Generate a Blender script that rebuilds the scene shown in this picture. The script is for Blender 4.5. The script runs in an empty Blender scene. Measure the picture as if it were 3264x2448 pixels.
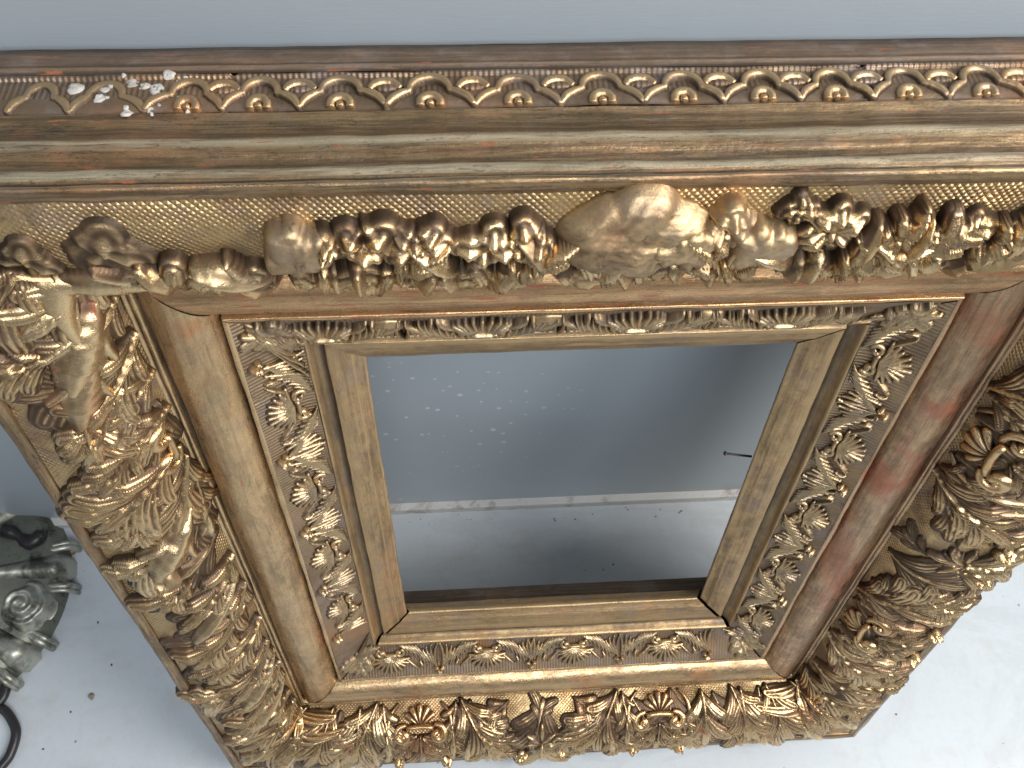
import bpy, math, random
import numpy as np
from mathutils import Matrix, Vector
random.seed(7); rng = np.random.RandomState(11)
sc = bpy.context.scene; col = sc.collection
S = 0.3                                   # metres per frame unit (opening width = 1)
AL = math.radians(14.2)                   # lean of the frame against the wall
H = 1.2551                                # opening height in units
FLOOR = -1.2975                           # floor height before shifting it to z = 0
WALLY = 0.4581
ca, sa = math.cos(AL), math.sin(AL)
def F2W(p):                               # frame coordinates (u right, v up, w out) to world metres
    p = np.asarray(p, float)
    u, v, w = p[..., 0], p[..., 1], p[..., 2]
    return np.stack([u, sa*v - ca*w, ca*v + sa*w - FLOOR], -1)*S
Z0 = -FLOOR*S

# ---------------------------------------------------------------- camera
R = np.array([[0.99787022, 0.01870163, 0.06249223], [-0.034614, -0.66020426, 0.75028808], [0.05528925, -0.75085324, -0.65815083]])
CP = np.array([-0.28027334, 2.07085472, 1.36301696]); FPX = 2764.92
def D2W(v): return Vector((v[0], sa*v[1] - ca*v[2], ca*v[1] + sa*v[2]))
rt, up, bk = D2W(R[0]), D2W(-R[1]), D2W(-R[2])
cw = F2W(CP)
cam = bpy.data.cameras.new('camera'); co = bpy.data.objects.new('camera', cam); col.objects.link(co)
m = Matrix.Identity(4)
for i in range(3):
    m[i][0], m[i][1], m[i][2], m[i][3] = rt[i], up[i], bk[i], cw[i]
co.matrix_world = m
cam.sensor_width = 36; cam.lens = FPX/3264*36; cam.clip_start = 0.01; cam.clip_end = 50
sc.camera = co
cam.dof.use_dof = True; cam.dof.focus_distance = 0.58; cam.dof.aperture_fstop = 26
# ---------------------------------------------------------------- light
wd = bpy.data.worlds.new('World'); sc.world = wd; wd.use_nodes = True
bg = wd.node_tree.nodes['Background']; bg.inputs[0].default_value = (0.90, 0.94, 1.0, 1); bg.inputs[1].default_value = 0.23
def area(name, az, el, dist, sx, sy, energy, color, tgt=(0, 0.0, 0.35)):
    L = bpy.data.lights.new(name, 'AREA'); L.shape = 'RECTANGLE'; L.size = sx; L.size_y = sy
    L.energy = energy; L.color = color
    o = bpy.data.objects.new(name, L); col.objects.link(o)
    a, e = math.radians(az), math.radians(el)
    d = Vector((math.sin(a)*math.cos(e), -math.cos(a)*math.cos(e), math.sin(e)))
    o.location = Vector(tgt) + d*dist
    o.rotation_euler = d.to_track_quat('Z', 'Y').to_euler()
    return o
area('window_light', 66, 42, 2.3, 1.05, 1.25, 58, (1.0, 0.955, 0.90))
area('front_fill_light', 14, 50, 2.4, 1.3, 0.9, 33, (0.93, 0.96, 1.0))  # unseen fill lamp added in front and above for general brightness
area('left_fill_light', -70, 30, 2.4, 0.8, 1.2, 3.5, (0.88, 0.94, 1.0))  # weak unseen lamp added at the left for the metal to reflect
sc.view_settings.view_transform = 'Standard'; sc.view_settings.look = 'None'; sc.view_settings.exposure = 0.0; sc.view_settings.gamma = 1
sc.render.engine = 'CYCLES'
sc.cycles.use_denoising = True

# ---------------------------------------------------------------- material helpers
class NT:
    def __init__(s, name):
        s.m = bpy.data.materials.new(name); s.m.use_nodes = True; s.t = s.m.node_tree; s.n = s.t.nodes
        s.b = s.n['Principled BSDF']
    def node(s, ty, **k):
        n = s.n.new(ty)
        for a, v in k.items(): setattr(n, a, v)
        return n
    def link(s, a, b): s.t.links.new(a, b)
    def coord(s, kind, scale=(1, 1, 1), loc=(0, 0, 0)):
        tc = s.node('ShaderNodeTexCoord'); mp = s.node('ShaderNodeMapping')
        s.link(tc.outputs[kind], mp.inputs[0]); mp.inputs['Scale'].default_value = scale; mp.inputs['Location'].default_value = loc
        return mp.outputs[0]
    def noise(s, vec, scale, detail=5, rough=0.6, dist=0.0):
        n = s.node('ShaderNodeTexNoise'); s.link(vec, n.inputs['Vector'])
        n.inputs['Scale'].default_value = scale; n.inputs['Detail'].default_value = detail
        n.inputs['Roughness'].default_value = rough; n.inputs['Distortion'].default_value = dist
        return n.outputs['Fac']
    def ramp(s, fac, stops):
        r = s.node('ShaderNodeValToRGB'); s.link(fac, r.inputs[0]); e = r.color_ramp.elements
        while len(e) < len(stops): e.new(0.5)
        for i, (p, c) in enumerate(stops):
            e[i].position = p; e[i].color = (c, c, c, 1) if isinstance(c, (int, float)) else (*c, 1)
        return r.outputs[0]
    def mix(s, fac, a, b, mode='MIX'):
        x = s.node('ShaderNodeMix', data_type='RGBA', blend_type=mode)
        for sock, v in ((x.inputs[0], fac), (x.inputs[6], a), (x.inputs[7], b)):
            if isinstance(v, (int, float)): sock.default_value = v
            elif isinstance(v, tuple): sock.default_value = (*v, 1)
            else: s.link(v, sock)
        return x.outputs[2]
    def math(s, op, a, b=0.0, c=0.0):
        x = s.node('ShaderNodeMath', operation=op)
        for i, v in enumerate((a, b, c)):
            if isinstance(v, (int, float)): x.inputs[i].default_value = v
            else: s.link(v, x.inputs[i])
        return x.outputs[0]
    def bump(s, h, strength=0.5, dist=0.001, prev=None):
        b = s.node('ShaderNodeBump'); b.inputs['Strength'].default_value = strength; b.inputs['Distance'].default_value = dist
        s.link(h, b.inputs['Height'])
        if prev is not None: s.link(prev, b.inputs['Normal'])
        return b.outputs[0]

GOLD = (0.50, 0.36, 0.18); PALE = (0.62, 0.51, 0.34); BRONZE = (0.20, 0.135, 0.07); DARK = (0.045, 0.032, 0.02)
RED = (0.25, 0.06, 0.03); GREY = (0.27, 0.215, 0.185); GESSO = (0.62, 0.62, 0.60); COPPER = (0.52, 0.26, 0.125)
def gilding(name, gold=GOLD, dull=BRONZE, dull_at=0.50, cop=COPPER, streak=0.0, red=0.0, gesso=0.0, rough=0.36, relief=0.0, dust=0.4, hatch=None, dark=0.3, metal=0.85, copper=0.3, pale=0.0):
    t = NT(name)
    ob = t.coord('Object')
    big = t.noise(ob, 16, 6, 0.62, 0.4); mid = t.noise(ob, 75, 8, 0.7); fin = t.noise(ob, 420, 5, 0.75)
    if streak:
        uv = t.coord('UV', (1.6, 60, 1)); st = t.noise(uv, 1.7, 8, 0.68, 0.15)
        uv2 = t.coord('UV', (5, 240, 1)); st2 = t.noise(uv2, 1.3, 6, 0.7)
        f = t.math('ADD', t.math('MULTIPLY', st, streak), t.math('MULTIPLY', mid, 1-streak))
        f = t.math('ADD', t.math('MULTIPLY', f, .75), t.math('MULTIPLY', st2, .25))
    else:
        st2 = mid
        f = t.math('ADD', t.math('MULTIPLY', big, .6), t.math('MULTIPLY', mid, .4))
    if relief:                                        # rubbed gold on the raised work, dull bronze paint and painted shade low down
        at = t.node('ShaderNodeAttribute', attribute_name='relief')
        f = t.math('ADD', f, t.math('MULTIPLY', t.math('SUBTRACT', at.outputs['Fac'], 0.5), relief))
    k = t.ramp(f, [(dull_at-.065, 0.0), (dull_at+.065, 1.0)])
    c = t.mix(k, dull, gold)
    rg = t.math('ADD', t.math('MULTIPLY', fin, .22), t.math('ADD', t.math('MULTIPLY', t.math('SUBTRACT', 1.0, k), .20), rough-.11))
    if pale and False:
        c = t.mix(t.math('MULTIPLY', t.ramp(t.noise(t.coord('UV', (1.2, 14, 1), (3, 7, 0)), 2.2, 6, .6, .3), [(.5-.2*pale, 0.0), (.62-.1*pale, 1.0)]), .85), c, PALE)
    if copper: c = t.mix(t.math('MULTIPLY', t.ramp(t.noise(ob, 11, 4, .55, .6), [(.56-.07*(copper >= 1), 0.0), (.66-.06*(copper >= 1), 1.0)]), copper), c, cop)
    c = t.mix(t.math('MULTIPLY', t.ramp(t.noise(t.coord('Object', (1, 1, 1), (3, 1, 5)), 34, 7, .7), [(.50, 0.0), (.62, 1.0)]), dust), c, GREY)
    c = t.mix(t.math('MULTIPLY', t.ramp(t.noise(t.coord('Object', (1, 1, 1), (9, 4, 2)), 60, 9, .75, .5), [(.57, 0.0), (.66, 1.0)]), dark), c, DARK)
    if streak:
        sk = t.ramp(t.noise(t.coord('UV', (1.1, 34, 1), (6, 2, 0)), 2.3, 9, .76, .25), [(.48, 0.0), (.60, 1.0)])
        c = t.mix(t.math('MULTIPLY', sk, .25+dark), c, (0.07, 0.05, 0.03))
        c = t.mix(t.math('MULTIPLY', t.ramp(t.noise(t.coord('UV', (2.6, 9, 1), (4, 4, 0)), 2.0, 7, .65, .6), [(.50, 0.0), (.62, 1.0)]), .45), c, (0.12, 0.085, 0.045))
        at = t.node('ShaderNodeAttribute', attribute_name='relief')
        brk = t.noise(t.coord('UV', (2.2, 30, 1), (2, 9, 0)), 1.6, 7, .65, .2)
        rub = t.math('MULTIPLY', t.ramp(at.outputs['Fac'], [(.55, 0.0), (.66, 1.0)]), t.ramp(brk, [(.34, 0.0), (.50, 1.0)]))
        c = t.mix(t.math('MULTIPLY', rub, .9), c, PALE if pale else gold)
        c = t.mix(t.math('MULTIPLY', t.ramp(t.math('ABSOLUTE', t.math('SUBTRACT', t.noise(t.coord('UV', (1.1, 7, 1), (5, 1, 0)), 2.6, 9, .62, .1), .5)), [(.0, 1.0), (.0045, 0.0)]), .45+.5*(pale > 0)), c, (0.03, 0.022, 0.015))
        c = t.mix(t.math('MULTIPLY', t.ramp(t.noise(t.coord('UV', (9, 160, 1), (1, 5, 0)), 1.6, 5, .7), [(.60, 0.0), (.66, 1.0)]), .4+.35*(pale > 0)), c, (0.05, 0.035, 0.02))
        rg = t.math('SUBTRACT', rg, t.math('MULTIPLY', rub, .08))
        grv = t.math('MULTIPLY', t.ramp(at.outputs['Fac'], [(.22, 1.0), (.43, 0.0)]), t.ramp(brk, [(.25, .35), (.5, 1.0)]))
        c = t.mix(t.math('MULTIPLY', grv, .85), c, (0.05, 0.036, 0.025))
    met = t.ramp(t.math('MULTIPLY', k, 1.0), [(0.0, metal*.62), (1.0, metal)])
    if red:
        if streak: rv = t.noise(t.coord('UV', (5, 46, 1), (11, 3, 0)), 1.9, 7, .7, .3)
        else: rv = t.noise(t.coord('Object', (1, 1, 1), (5, 8, 1)), 42, 8, .7, .5)
        rk = t.ramp(rv, [(.63-.1*red, 0.0), (.66-.1*red, 1.0)])
        c = t.mix(rk, c, t.mix(mid, RED, (0.34, 0.14, 0.06))); met = t.math('MULTIPLY', met, t.math('SUBTRACT', 1.0, t.math('MULTIPLY', rk, .8)))
    if gesso:
        gv = t.noise(t.coord('Object', (1, 1, 1), (1, 6, 9)), 55, 6, .65, .3)
        gk = t.ramp(gv, [(.70-.06*gesso, 0.0), (.715-.06*gesso, 1.0)])
        c = t.mix(gk, c, GESSO); met = t.math('MULTIPLY', met, t.math('SUBTRACT', 1.0, gk))
    t.link(c, t.b.inputs['Base Color']); t.link(met, t.b.inputs['Metallic']); t.link(rg, t.b.inputs['Roughness'])
    b = t.bump(fin, .35, .0006)
    b = t.bump(mid, .45, .0016, b)
    if streak: b = t.bump(st2, .30*streak, .0008, b)
    if relief:                                        # old dirt and painted shade low between the ribs
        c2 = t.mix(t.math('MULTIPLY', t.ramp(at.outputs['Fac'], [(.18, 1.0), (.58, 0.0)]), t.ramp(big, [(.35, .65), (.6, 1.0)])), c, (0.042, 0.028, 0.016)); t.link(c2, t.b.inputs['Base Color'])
    if hatch:
        sx = t.node('ShaderNodeSeparateXYZ'); t.link(t.coord('UV'), sx.inputs[0])
        wob = t.math('MULTIPLY', t.noise(ob, 40, 4), 3.2)
        if hatch == 'diamond':
            a = t.math('SINE', t.math('ADD', t.math('MULTIPLY', t.math('ADD', sx.outputs[0], sx.outputs[1]), 250), wob))
            d = t.math('SINE', t.math('ADD', t.math('MULTIPLY', t.math('SUBTRACT', sx.outputs[0], sx.outputs[1]), 250), wob))
            hh = t.math('MULTIPLY', t.math('ABSOLUTE', t.math('MULTIPLY', a, d)), t.ramp(t.noise(ob, 22, 4), [(.38, .12), (.60, 1.0)])); b = t.bump(hh, .8, .0011, b)
        else:
            hh = t.math('SINE', t.math('ADD', t.math('MULTIPLY', sx.outputs[0], 640), wob))
            if hatch == 'linetop': hh = t.math('MULTIPLY', hh, t.math('GREATER_THAN', sx.outputs[1], .040))
            b = t.bump(hh, .5, .0005, b)
    t.link(b, t.b.inputs['Normal'])
    return t.m
M = {}
M['slip'] = gilding('bronze_painted_wood', (0.47, 0.325, 0.165), (0.25, 0.16, 0.085), .48, streak=.35, rough=.36, dust=.4, dark=.12, copper=.35, metal=.75)
M['roll'] = gilding('gilded_roll', (0.62, 0.435, 0.235), (0.40, 0.25, 0.13), .46, streak=.2, rough=.27, dust=.3, dark=.05, red=.10, copper=.85)
M['rollred'] = gilding('rubbed_gilded_roll', (0.60, 0.38, 0.19), (0.31, 0.16, 0.085), .46, streak=.5, rough=.27, dust=.12, dark=.12, red=.54, copper=.95)
M['rollpatch'] = gilding('red_patched_roll', (0.50, 0.34, 0.20), (0.26, 0.16, 0.095), .48, cop=(.40, .15, .085), streak=.25, rough=.29, dust=.25, dark=.15, red=.15, copper=1.0)
M['shellground'] = gilding('hatched_inner_ground', (0.34, 0.245, 0.15), (0.18, 0.125, 0.08), .5, rough=.46, dust=.7, dark=.3, hatch='line')
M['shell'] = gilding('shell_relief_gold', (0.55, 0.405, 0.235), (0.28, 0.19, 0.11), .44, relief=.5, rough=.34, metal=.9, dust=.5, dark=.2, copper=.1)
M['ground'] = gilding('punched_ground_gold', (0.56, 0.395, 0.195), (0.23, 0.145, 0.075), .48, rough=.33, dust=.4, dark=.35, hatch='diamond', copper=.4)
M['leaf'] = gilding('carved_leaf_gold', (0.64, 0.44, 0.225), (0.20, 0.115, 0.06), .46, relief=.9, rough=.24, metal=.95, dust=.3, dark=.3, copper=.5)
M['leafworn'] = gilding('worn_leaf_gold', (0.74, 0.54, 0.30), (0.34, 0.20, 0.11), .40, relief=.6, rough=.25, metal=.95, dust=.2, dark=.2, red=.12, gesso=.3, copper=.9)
M['lump'] = gilding('bronze_painted_repair', (0.50, 0.36, 0.20), (0.20, 0.13, 0.07), .46, rough=.36, dust=.4, dark=.7, copper=.2, metal=.85)
M['outer'] = gilding('outer_moulding_gilding', (0.45, 0.31, 0.165), (0.14, 0.085, 0.045), .50, streak=.8, rough=.24, dust=.3, dark=.4, red=.15, pale=1.0, metal=.85, copper=.4)
M['board'] = gilding('dark_edge_board', (0.22, 0.15, 0.10), (0.11, 0.075, 0.055), .5, streak=.8, rough=.42, dust=.5, dark=.3, red=.15, metal=.4)
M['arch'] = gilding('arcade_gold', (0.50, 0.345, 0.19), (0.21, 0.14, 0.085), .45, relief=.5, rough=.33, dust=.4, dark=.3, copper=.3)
M['archground'] = gilding('arcade_ground', (0.28, 0.195, 0.125), (0.13, 0.09, 0.06), .5, rough=.42, dust=.6, dark=.3, hatch='linetop')

# ---------------------------------------------------------------- object helpers
def tag(o, **k):
    for a, v in k.items(): o[a] = v
    return o
def mesh(name, V, Fc, mat, parent=None, relief=None, uv=None, smooth=True, xf=True):
    me = bpy.data.meshes.new(name)
    V = np.asarray(V, float)
    if xf: V = F2W(V)
    me.from_pydata(V.tolist(), [], Fc if isinstance(Fc, list) else Fc.tolist())
    if smooth: me.polygons.foreach_set('use_smooth', np.ones(len(me.polygons), bool))
    if relief is not None:
        a = me.attributes.new('relief', 'FLOAT', 'POINT'); a.data.foreach_set('value', np.asarray(relief, np.float32))
    if uv is not None:
        l = me.uv_layers.new(name='UVMap'); vi = np.empty(len(me.loops), int); me.loops.foreach_get('vertex_index', vi)
        l.data.foreach_set('uv', np.asarray(uv, np.float32)[vi].ravel())
    me.materials.append(mat); me.update()
    o = bpy.data.objects.new(name, me); col.objects.link(o)
    if parent is not None:
        o.parent = parent; o.matrix_parent_inverse = parent.matrix_world.inverted() if parent.type == 'EMPTY' else Matrix.Identity(4)
    return o
def gridf(nu, nv, close=False):
    i, j = np.meshgrid(np.arange(nu-1), np.arange(nv if close else nv-1), indexing='ij')
    a = i*nv+j; b = i*nv+(j+1) % nv; c = (i+1)*nv+(j+1) % nv; d = (i+1)*nv+j
    return np.stack([a, d, c, b], -1).reshape(-1, 4)

# ---------------------------------------------------------------- frame profile and rails
def dense(pts, step=0.004, smooth=0):
    P = np.array(pts, float)
    if smooth:                                        # Catmull-Rom through the points
        Q = []
        E = np.vstack([2*P[0]-P[1], P, 2*P[-1]-P[-2]])
        for i in range(1, len(E)-2):
            n = max(2, int(np.linalg.norm(E[i+1]-E[i])/step))
            for k in range(n):
                x = k/n; Q.append(.5*((2*E[i])+(-E[i-1]+E[i+1])*x+(2*E[i-1]-5*E[i]+4*E[i+1]-E[i+2])*x*x+(-E[i-1]+3*E[i]-3*E[i+1]+E[i+2])*x**3))
        Q.append(P[-1]); return np.array(Q)
    return P
def arc(p, q, bulge, n=16):
    p, q = np.array(p), np.array(q); dv = q-p; L = np.linalg.norm(dv); nn = np.array([-dv[1], dv[0]])/L
    r = (L*L/4+bulge*bulge)/(2*bulge); th = math.asin(min(1, L/2/r)); th = th if bulge <= r else math.pi-th
    out = []
    for k in range(n+1):
        a = -th+2*th*k/n; out.append(p+dv/2+dv/L*r*math.sin(a)+nn*(r*math.cos(a)-(r-bulge)))
    return [tuple(x) for x in out]
SLIP = [(0.0215, -0.0427), (0.010, -0.020), (0.0, -0.003), (0.001, 0.001), (0.006, 0.0035), (0.024, 0.0125), (0.028, 0.017)] + \
       [(0.032, 0.0185), (0.055, 0.027), (0.078, 0.0355), (0.0805, 0.034), (0.082, 0.029)] + arc((0.0835, 0.028), (0.110, 0.052), -0.0075+1e-9, 8) if False else \
       [(0.0215, -0.0427), (0.010, -0.020), (0.0, -0.003), (0.001, 0.001), (0.006, 0.0035), (0.024, 0.0125), (0.028, 0.017),
        (0.032, 0.0185), (0.055, 0.027), (0.078, 0.0355), (0.0805, 0.034), (0.082, 0.029), (0.088, 0.0265), (0.095, 0.028), (0.102, 0.033), (0.1075, 0.042), (0.110, 0.051), (0.1125, 0.0565), (0.1155, 0.058), (0.1187, 0.0548)]
INNER = dense([(0.1187, 0.0548), (0.135, 0.058), (0.16, 0.068), (0.19, 0.086), (0.215, 0.104), (0.2369, 0.1201)], .008, 1)
ROLL = [(0.2369, 0.1201), (0.239, 0.1225), (0.246, 0.1235), (0.2485, 0.121), (0.2495, 0.100), (0.252, 0.0985)] + arc((0.2545, 0.106), (0.3845, 0.124), 0.043, 22) + \
       [(0.3865, 0.120), (0.389, 0.120), (0.390, 0.131), (0.393, 0.1345), (0.398, 0.1345), (0.4005, 0.131), (0.4015, 0.127), (0.4035, 0.129), (0.407, 0.1345), (0.411, 0.135)]
HUMP = dense([(0.411, 0.135), (0.425, 0.163), (0.447, 0.202), (0.478, 0.232), (0.52, 0.252), (0.57, 0.262), (0.61, 0.264), (0.637, 0.2625)], .008, 1)
OUT1 = dense([(0.637, 0.2625), (0.6375, 0.2665), (0.641, 0.270), (0.648, 0.2722), (0.656, 0.2740), (0.663, 0.2735), (0.6665, 0.2705), (0.6665, 0.266), (0.662, 0.262), (0.6605, 0.259),
              (0.666, 0.252), (0.6695, 0.243), (0.668, 0.233), (0.660, 0.222), (0.646, 0.212), (0.635, 0.199), (0.631, 0.185), (0.635, 0.170), (0.645, 0.156), (0.6525, 0.142),
              (0.653, 0.128), (0.646, 0.108), (0.642, 0.090), (0.644, 0.074), (0.650, 0.062), (0.6545, 0.054)], .004, 1)
GUI = dense([(0.6545, 0.054), (0.652, 0.047), (0.657, 0.038), (0.662, 0.018), (0.665, -0.002), (0.667, -0.022), (0.6685, -0.0285), (0.673, -0.030), (0.675, -0.0345)], .005, 1)
BOARD = np.array([(0.675, -0.0345), (0.674, -0.037), (0.676, -0.044), (0.6805, -0.047), (0.681, -0.051), (0.6795, -0.054), (0.682, -0.060), (0.683, -0.085), (0.683, -0.110), (0.55, -0.112), (0.06, -0.110), (0.06, -0.044), (0.0215, -0.0427)])
SIDES = {'T': 0, 'B': 1, 'L': 2, 'R': 3}
def side_pos(side, s, d, w, wrap=True):
    s, d, w = np.broadcast_arrays(np.asarray(s, float), np.asarray(d, float), np.asarray(w, float))
    hx, hy = .5+d, H/2+d
    if side in 'TB':
        sg = 1 if side == 'T' else -1
        e = np.maximum(np.abs(s)-hx, 0) if wrap else 0
        return np.stack([np.clip(s, -hx, hx) if wrap else s, sg*(hy-e), w], -1)
    sg = 1 if side == 'R' else -1
    e = np.maximum(np.abs(s)-hy, 0) if wrap else 0
    return np.stack([sg*(hx-e), np.clip(s, -hy, hy) if wrap else s, w], -1)
class Prof:
    def __init__(s, pts):
        s.P = np.array(pts, float); dl = np.linalg.norm(np.diff(s.P, axis=0), axis=1); s.t = np.concatenate([[0], np.cumsum(dl)]); s.L = s.t[-1]
        T = np.gradient(s.P, s.t, axis=0); T /= np.linalg.norm(T, axis=1)[:, None]; s.T = T; s.N = np.stack([-T[:, 1], T[:, 0]], -1)
    def at(s, t, h):
        t = np.asarray(t, float); tc = np.clip(t, 0, s.L); ex = t-tc
        d = np.interp(tc, s.t, s.P[:, 0]); w = np.interp(tc, s.t, s.P[:, 1])
        nx = np.interp(tc, s.t, s.N[:, 0]); nw = np.interp(tc, s.t, s.N[:, 1])
        n = np.sqrt(nx**2+nw**2); nx = nx/n; nw = nw/n
        return d+nx*h+nw*ex, w+nw*h-nx*ex
def wobble(s, k, seed, amp):
    r = np.random.RandomState(seed); o = 0
    for i in range(5): o = o+np.sin(s*k*(1+i*1.7)+r.rand()*7)/(1+i)
    return o*amp
def rail(name, side, pts, mat, parent, ns=150, gap=0.0, und=0.0006, cracks=(), seed=1, label=None):
    pr = Prof(pts); n = len(pr.P); k = np.linspace(-1, 1, ns)
    ex = []
    hy = H/2 if side in 'LR' else .5
    for (cs, wd_, dep) in cracks:
        for q in (-1.6, -1, -.4, .4, 1, 1.6): ex.append((cs+q*wd_)/(hy+pr.P[n//2, 0]))
    k = np.sort(np.concatenate([k, ex])) if ex else k
    half = hy+pr.P[:, 0]-gap
    s = k[:, None]*half[None, :]
    h = wobble(s, 9, seed, und)+wobble(pr.t[None, :]*40+s*3, 1, seed+5, und*.6)
    for (cs, wd_, dep) in cracks:
        cx = cs+wobble(pr.t[None, :], 60, seed+3, wd_*.9)
        h = h-dep*np.clip(1-np.abs(s-cx)/wd_, 0, 1)
    d = pr.P[None, :, 0]+pr.N[None, :, 0]*h; w = pr.P[None, :, 1]+pr.N[None, :, 1]*h
    V = side_pos(side, s, d, w, False).reshape(-1, 3)
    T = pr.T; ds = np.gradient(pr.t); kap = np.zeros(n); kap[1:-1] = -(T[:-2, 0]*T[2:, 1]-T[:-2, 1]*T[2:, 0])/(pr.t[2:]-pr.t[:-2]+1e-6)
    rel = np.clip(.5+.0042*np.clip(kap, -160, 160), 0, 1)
    if name == 'outer_moulding': rel = np.where(pr.t < .040, np.minimum(rel, .5), rel)
    F = gridf(len(k), n)
    if side in 'BR': F = F[:, ::-1]
    uv = np.stack([s, np.broadcast_to(pr.t[None, :], s.shape)+SIDES[side]*2.3], -1).reshape(-1, 2)
    o = mesh(name, V, F, mat, parent, relief=np.tile(rel, len(k)), uv=uv, smooth=True)
    if label: o['label'] = label
    return o

frame = bpy.data.objects.new('picture_frame', None); col.objects.link(frame)
frame.location = (0, F2W((0, -H/2-.683, -.11))[1], 0)
bpy.context.view_layer.update()
tag(frame, label='ornate antique gilded picture frame with worn leaf carving, empty, leaning against the wall', category='picture frame')

def batten(u0, u1, v0, v1):                            # strip on the back that keeps the frame off the wall
    V = [(u, v, w) for u in (u0, u1) for v in (v0, v1) for w in (-.1115, -.1415)]
    return mesh('back_batten', V, [[0, 1, 3, 2], [4, 6, 7, 5], [0, 4, 5, 1], [2, 3, 7, 6], [0, 2, 6, 4], [1, 5, 7, 3]], M['board'], frame, smooth=False)
batten(-.9, .9, H/2+.60, H/2+.664)
P_IN, P_HU, P_GU = Prof(INNER), Prof(HUMP), Prof(GUI)
slip, shellm, roll, leafm, outer, arcade, edge = {}, {}, {}, {}, {}, {}, {}
CR = {'T': [(-.545, .004, .008), (.575, .004, .008), (-.93, .004, .007)], 'B': [(-.34, .004, .008), (-.55, .003, .006), (.53, .003, .006)], 'L': [(.80, .004, .008), (-.2, .004, .008), (.33, .003, .006)], 'R': [(.2, .004, .008), (-.3, .004, .008)]}
for i, sd in enumerate('TBLR'):
    slip[sd] = rail('sight_slip', sd, SLIP, M['slip'], frame, 90, gap={'T': .0, 'B': .010, 'L': .0, 'R': .004}[sd], und=.0009, seed=10+i)
    shellm[sd] = rail('shell_moulding', sd, INNER, M['shellground'], frame, 160, gap={'T': .0, 'B': .005, 'L': .0, 'R': .003}[sd], seed=20+i, cracks={'T': [(.46, .005, .012)], 'B': [(-.08, .003, .006), (.22, .003, .006), (-.4, .003, .006)], 'L': [(.62, .003, .004)], 'R': [(.5, .003, .004)]}[sd])
    roll[sd] = rail('roll_moulding', sd, ROLL, {'T': M['rollred'], 'R': M['rollpatch']}.get(sd, M['roll']), frame, 140, gap=.0004, und=.0011, seed=30+i)
    leafm[sd] = rail('leaf_moulding', sd, HUMP, M['ground'], frame, 180, seed=40+i, cracks=CR[sd], und=.0016)
    outer[sd] = rail('outer_moulding', sd, OUT1, M['outer'], frame, 200, seed=50+i, und=.0010)
    arcade[sd] = rail('arcade_moulding', sd, GUI, M['archground'], frame, 200, seed=60+i, cracks=[(-.655, .003, .008), (.445, .005, .014)] if sd == 'T' else (), und=.0010)
    edge[sd] = rail('edge_board', sd, BOARD, M['board'], frame, 120, seed=70+i, und=.0005)
# ---------------------------------------------------------------- relief pieces laid on a moulding
def put(name, side, prof, X, Y, Hh, F, mat, parent, s0, t0, rot=0.0, flip=1, relief=None, label=None):
    if side == 'T' and prof is P_IN: Hh = np.asarray(Hh)*1.7
    """X along the rail, Y across it (outwards), Hh height over the ground: bent onto the moulding"""
    c, s_ = math.cos(rot), math.sin(rot)
    X = np.asarray(X)*flip
    s = s0+(X*c-np.asarray(Y)*s_); t = t0+(X*s_+np.asarray(Y)*c)
    d, w = prof.at(t, Hh)
    V = side_pos(side, s, d, w)
    fl = (side in 'BR') != (flip < 0)
    F = F[:, ::-1] if not fl else F
    Hh = np.asarray(Hh)
    rl = relief if relief is not None else np.clip(Hh/max(1e-6, Hh.max()), 0, 1)
    rl = np.asarray(rl)
    if prof is P_HU: rl = rl*np.clip(Hh/.034, .15, 1)**.6             # low work darkened: shade between the leaves put into the colour
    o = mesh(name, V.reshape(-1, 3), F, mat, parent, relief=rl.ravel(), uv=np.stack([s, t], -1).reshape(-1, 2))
    if label: o['label'] = label
    return o
def vn(x, y, seed, k=1.0):                            # cheap smooth noise
    r = np.random.RandomState(seed); o = 0
    for i in range(6):
        a, b, p = r.randn()*k*(1+i*.6), r.randn()*k*(1+i*.6), r.rand()*6.3
        o = o+np.sin(a*x+b*y+p)/(1+.5*i)
    return o/2.2
def stroke(GX, GY, path, wid, hei, gd=.25, gn=2, ex=.42):
    """height of one modelled finger: follows a path, width and height vary along it, ribbed lengthways, round tip"""
    P = np.asarray(path, float); n = len(P)-1
    best = np.full(GX.shape, 1e9); U = np.zeros(GX.shape); XS = np.zeros(GX.shape)
    for i in range(n):
        ax, ay = P[i]; bx, by = P[i+1]-P[i]; L2 = bx*bx+by*by+1e-12
        t = np.clip(((GX-ax)*bx+(GY-ay)*by)/L2, 0, 1); dx = GX-ax-t*bx; dy = GY-ay-t*by; d = dx*dx+dy*dy
        k = d < best; best = np.where(k, d, best); U = np.where(k, (i+t)/n, U); XS = np.where(k, np.sign(bx*dy-by*dx), XS)
    xs = np.linspace(0, 1, len(wid)); w = np.interp(U, xs, wid); h = np.interp(U, np.linspace(0, 1, len(hei)), hei)
    x = np.sqrt(best)/w; q = 1-x*x; prof_ = np.sign(q)*np.abs(np.clip(q, -1, 1))**ex
    rib = np.cos(np.pi*gn*x*XS)
    return h*(prof_-gd*(1-rib)*.5*np.clip(q*2, 0, 1)), .5+.5*rib
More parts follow.
